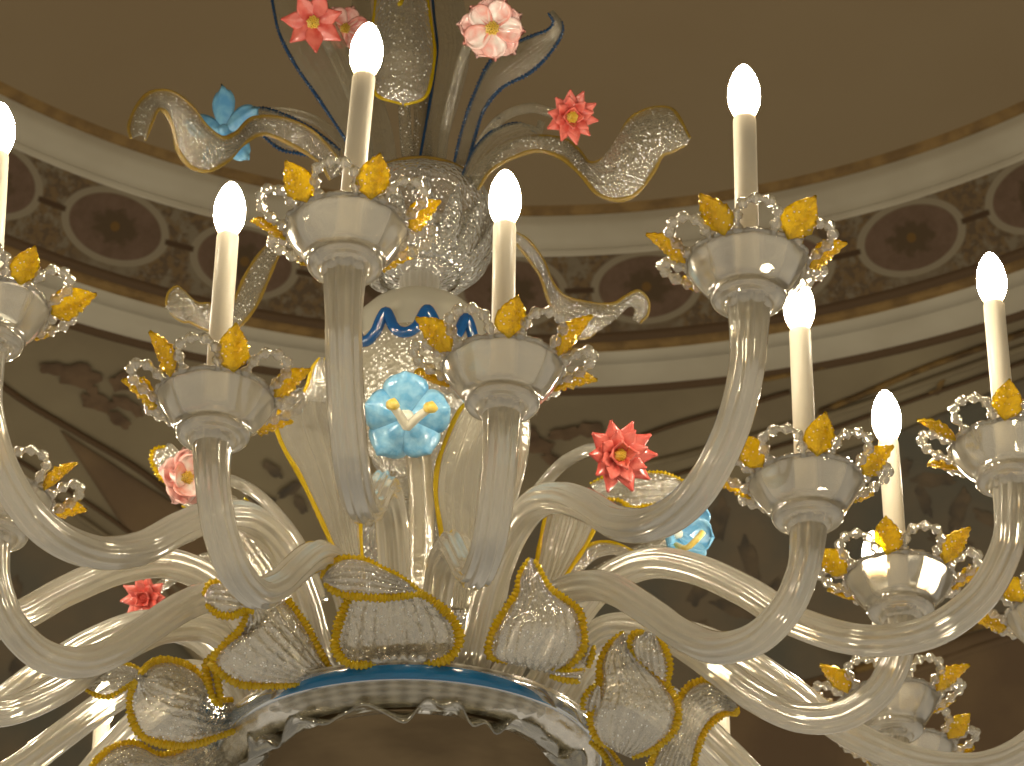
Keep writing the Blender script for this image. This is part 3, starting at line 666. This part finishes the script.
AC([(590, 742), (602, 752), (612, 770)], [(600, 742), (610, 752), (624, 770)], 3.16, 3.14, edge_r=.003, ribs=2)
# left lower ones
AC([(232, 700), (220, 700), (206, 686), (196, 672), (182, 664), (166, 660), (150, 664), (140, 674)], [(236, 730), (214, 738), (190, 745), (164, 744), (142, 736), (131, 716), (130, 696), (136, 680)], 3.16, 3.05, ribs=10)
AC([(222, 706), (214, 700), (208, 682), (206, 664), (214, 654), (224, 650)], [(219, 706), (220, 696), (218, 682), (216, 668), (222, 660), (228, 656)], 3.08, 3.05, edge_r=.0036, ribs=2)
AC([(142, 670), (126, 664), (108, 663), (90, 667), (79, 678)], [(136, 680), (122, 690), (108, 697), (94, 694), (82, 686)], 3.10, 3.12, camber=.2, edge_r=.0026, ribs=8)
AC([(240, 726), (214, 722), (194, 738), (180, 750), (158, 755), (134, 744), (112, 748), (94, 764), (88, 776)], [(250, 770), (230, 800), (205, 812), (180, 815), (155, 815), (130, 812), (110, 806), (98, 796), (90, 782)], 3.24, 3.14, ribs=8, edge='L')

# ---------------------------------------------------------------- flowers
def petal_geo(Ln, Wd, cup=.25, pointy=1.0, curl=.15, n=12, m=8, ridges=3, ruf=0):
    v = []; f = []
    for i in range(n+1):
        t = i/n
        if pointy >= 1: w = Wd*(math.sin(PI*t**.75)**.9*(1 if t < .6 else (1-(t-.6)/.4*.35))) if t < .999 else 0
        else: w = Wd*(.30+.70*math.sin(PI*.5*min(1, t*1.5)))*(1 if t < .6 else math.sqrt(max(0, 1-((t-.6)/.4)**2))*.97+.03)
        w = max(w, Wd*.04)
        for j in range(m+1):
            u = 2*j/m-1
            x = Ln*(t-(.10*u*u*t if pointy < 1 else 0)+(ruf*.05*math.cos(u*PI*4)*t*t))
            z = cup*Wd*(u*u)-(0 if pointy < 1 else .10*Wd)*(1-abs(u))+curl*Ln*t*t+.03*Wd*math.cos(u*PI*ridges*2)+ruf*.1*Wd*math.sin(u*9)*t
            v.append(Vector((x, u*w, z)))
    for i in range(n):
        for j in range(m): f.append((i*(m+1)+j, i*(m+1)+j+1, (i+1)*(m+1)+j+1, (i+1)*(m+1)+j))
    return v, f
def flower(name, label, pos, normal, rings, centre, cmat, crad, spin=0, pist=None):
    """rings: list of (count, length, width, elevation deg, material, pointy, cup, curl, offset, ruf)"""
    p = W(*pos); nrm = Vector(normal).normalized()
    q = nrm.to_track_quat('Z', 'Y').to_matrix().to_4x4()
    mw = Matrix.Translation(p) @ q @ Matrix.Rotation(math.radians(spin), 4, 'Z')
    mb = MB()
    if centre == 'button':
        for i in range(34):
            t = (i+.5)/34; r_ = crad*math.sqrt(t); a = i*2.39996
            c = Vector((r_*math.cos(a), r_*math.sin(a), .006+.5*crad*(1-t)))
            vv, ff = lathe_geo([(.0001, -.004), (crad*.17, -.002), (crad*.20, .001), (crad*.12, .0035), (.0001, .0045)], 8)
            mb.add([c+x for x in vv], ff)
    else:
        vv, ff = lathe_geo([(.0001, -.006), (crad, -.004), (crad*1.1, .002), (crad*.7, .008), (.0001, .010)], 16); mb.add(vv, ff)
    base = mb.build(name, cmat, root); base['label'] = label
    base.matrix_local = mw
    for (cnt, Ln, Wd, el, mat, pty, cup, curl, off, ruf) in rings:
        vv, ff = petal_geo(Ln, Wd, cup, pty, curl, ruf=ruf)
        for i in range(cnt):
            a = 2*PI*i/cnt+math.radians(off)+random.uniform(-.06, .06)
            o = add_mesh('petal', vv, ff, mat, base) if i == 0 else link_copy(pr, base)
            if i == 0: pr = o; solid(o, .0022)
            o.matrix_local = (Matrix.Rotation(a, 4, 'Z') @ Matrix.Translation((crad*.35, 0, 0)) @ Matrix.Rotation(-math.radians(el+random.uniform(-5, 5)), 4, 'Y') @
                              Matrix.Rotation(random.uniform(-.12, .12), 4, 'X') @ Matrix.Scale(random.uniform(.94, 1.06), 4))
    return base, mw
BPm, RP, WP, PP = M['blue_petal'], M['red_petal'], M['white_petal'], M['pink_petal']
# big blue flower with a forked stamen
b, mw = flower('blue_flower', 'large pale blue five-petalled glass flower', (406, 418, 3.03), (.02, -.80, -.60), [(5, .051, .0262, 14, BPm, .5, -.50, -.12, 18, 0)], 'disc', M['white'], .010)
inv = (mw).inverted()
for n_, tipx, tipy in (('a', 392, 405), ('b', 430, 408)):
    P_ = [inv @ W(407, 427, 3.015), inv @ W((407+tipx)/2, (427+tipy)/2-1, 2.997), inv @ W(tipx, tipy, 2.985)]
    g = tube_geo(cr(P_, 20), lambda t: .0060-.0010*t, 10); s_ = add_mesh('stamen', g[0], g[1], M['white'], b)
    P2 = [inv @ W(tipx-2 if tipx < 400 else tipx-3, tipy, 2.986), inv @ W(tipx+2, tipy-1, 2.98), inv @ W(tipx+5, tipy-3, 2.979)]
    g = tube_geo(cr(P2, 12), lambda t: .0064+.001*math.sin(PI*t), 10); add_mesh('stamen_tip', g[0], g[1], M['yellow'], b)
flower('blue_flower', 'pale blue glass flower seen from the side', (224, 130, 3.28), (-.35, -.75, -.35), [(5, .058, .017, 6, M['blue_petal_dim'], .5, -.3, -.12, 14, 1)], 'disc', M['blue_petal_dim'], .008)
flower('blue_flower', 'small turquoise glass flower half hidden behind an arm', (676, 534, 3.36), (.5, -.68, -.3), [(5, .052, .026, 30, BPm, .5, .25, .10, 5, 0)], 'disc', M['white'], .008)
tube('stamen', [(676, 545, 3.34), (686, 548, 3.32), (696, 540, 3.31), (703, 532, 3.31)], .0040, M['yellow'], root)
# coral dahlias
dring = lambda k_: [(10, .044*k_, .0122*k_, 12, RP, 1, -.30, .10, 0, 0), (8, .037*k_, .0112*k_, 32, RP, 1, -.25, .05, 20, 0), (4, .026*k_, .0095*k_, 56, RP, 1, .25, .0, 10, 0)]
flower('coral_flower', 'coral red dahlia-like glass flower with pointed petals', (618, 455, 3.04), (.35, -.78, -.45), dring(1.0), 'button', M['yellow'], .0075, 10)
flower('coral_flower', 'small coral red glass flower beyond the arms', (146, 598, 3.50), (-.25, -.75, -.5), dring(.72), 'button', RP, .006, 30)
flower('coral_flower', 'coral glass flower on a curved stem by the upper scroll', (571, 117, 3.08), (.2, -.7, -.55), dring(.78), 'button', M['yellow'], .0075, 0)
flower('coral_flower', 'broad coral glass flower at the top of the chandelier', (313, 22, 3.12), (.1, -.75, -.65), [(7, .042, .013, 10, RP, 1, -.2, .08, 12, 0)], 'button', M['yellow'], .0085, 10)
flower('pink_flower', 'pink and white glass flower with yellow centre at top', (492, 28, 3.06), (.05, -.75, -.65), [(5, .042, .0175, 2, PP, .5, .12, -.04, 30, 1), (5, .039, .0165, 10, WP, .5, .12, -.06, 66, 1)], 'button', M['yellow'], .009, 0)
flower('pink_flower', 'pink and white glass flower left of the candle arm', (186, 478, 3.28), (.35, -.75, -.35), [(5, .040, .020, 14, PP, .5, .2, .06, 30, 1), (4, .038, .018, 40, WP, .5, .3, .05, 0, 1)], 'button', M['yellow'], .008, 0)
flower('pink_flower', 'faint pink glass flower behind the top candle bulb', (345, 28, 3.24), (.1, -.75, -.65), [(6, .032, .014, 10, PP, .5, .1, .02, 10, 1)], 'button', M['yellow'], .007, 0)

# ------------------------------------------------------------------ light
w = bpy.data.worlds.new('room_light'); sc.world = w; w.use_nodes = True
w.node_tree.nodes['Background'].inputs[0].default_value = (1.0, .92, .78, 1)
w.node_tree.nodes['Background'].inputs[1].default_value = .5
sc.view_settings.view_transform = 'Standard'; sc.view_settings.look = 'None'
sc.view_settings.gamma = 1; sc.view_settings.use_curve_mapping = False
sc.view_settings.exposure = 0.14
cy = sc.cycles
cy.use_denoising = True
cy.max_bounces = 10; cy.transparent_max_bounces = 28; cy.glossy_bounces = 3; cy.diffuse_bounces = 3; cy.transmission_bounces = 4
cy.sample_clamp_indirect = 4
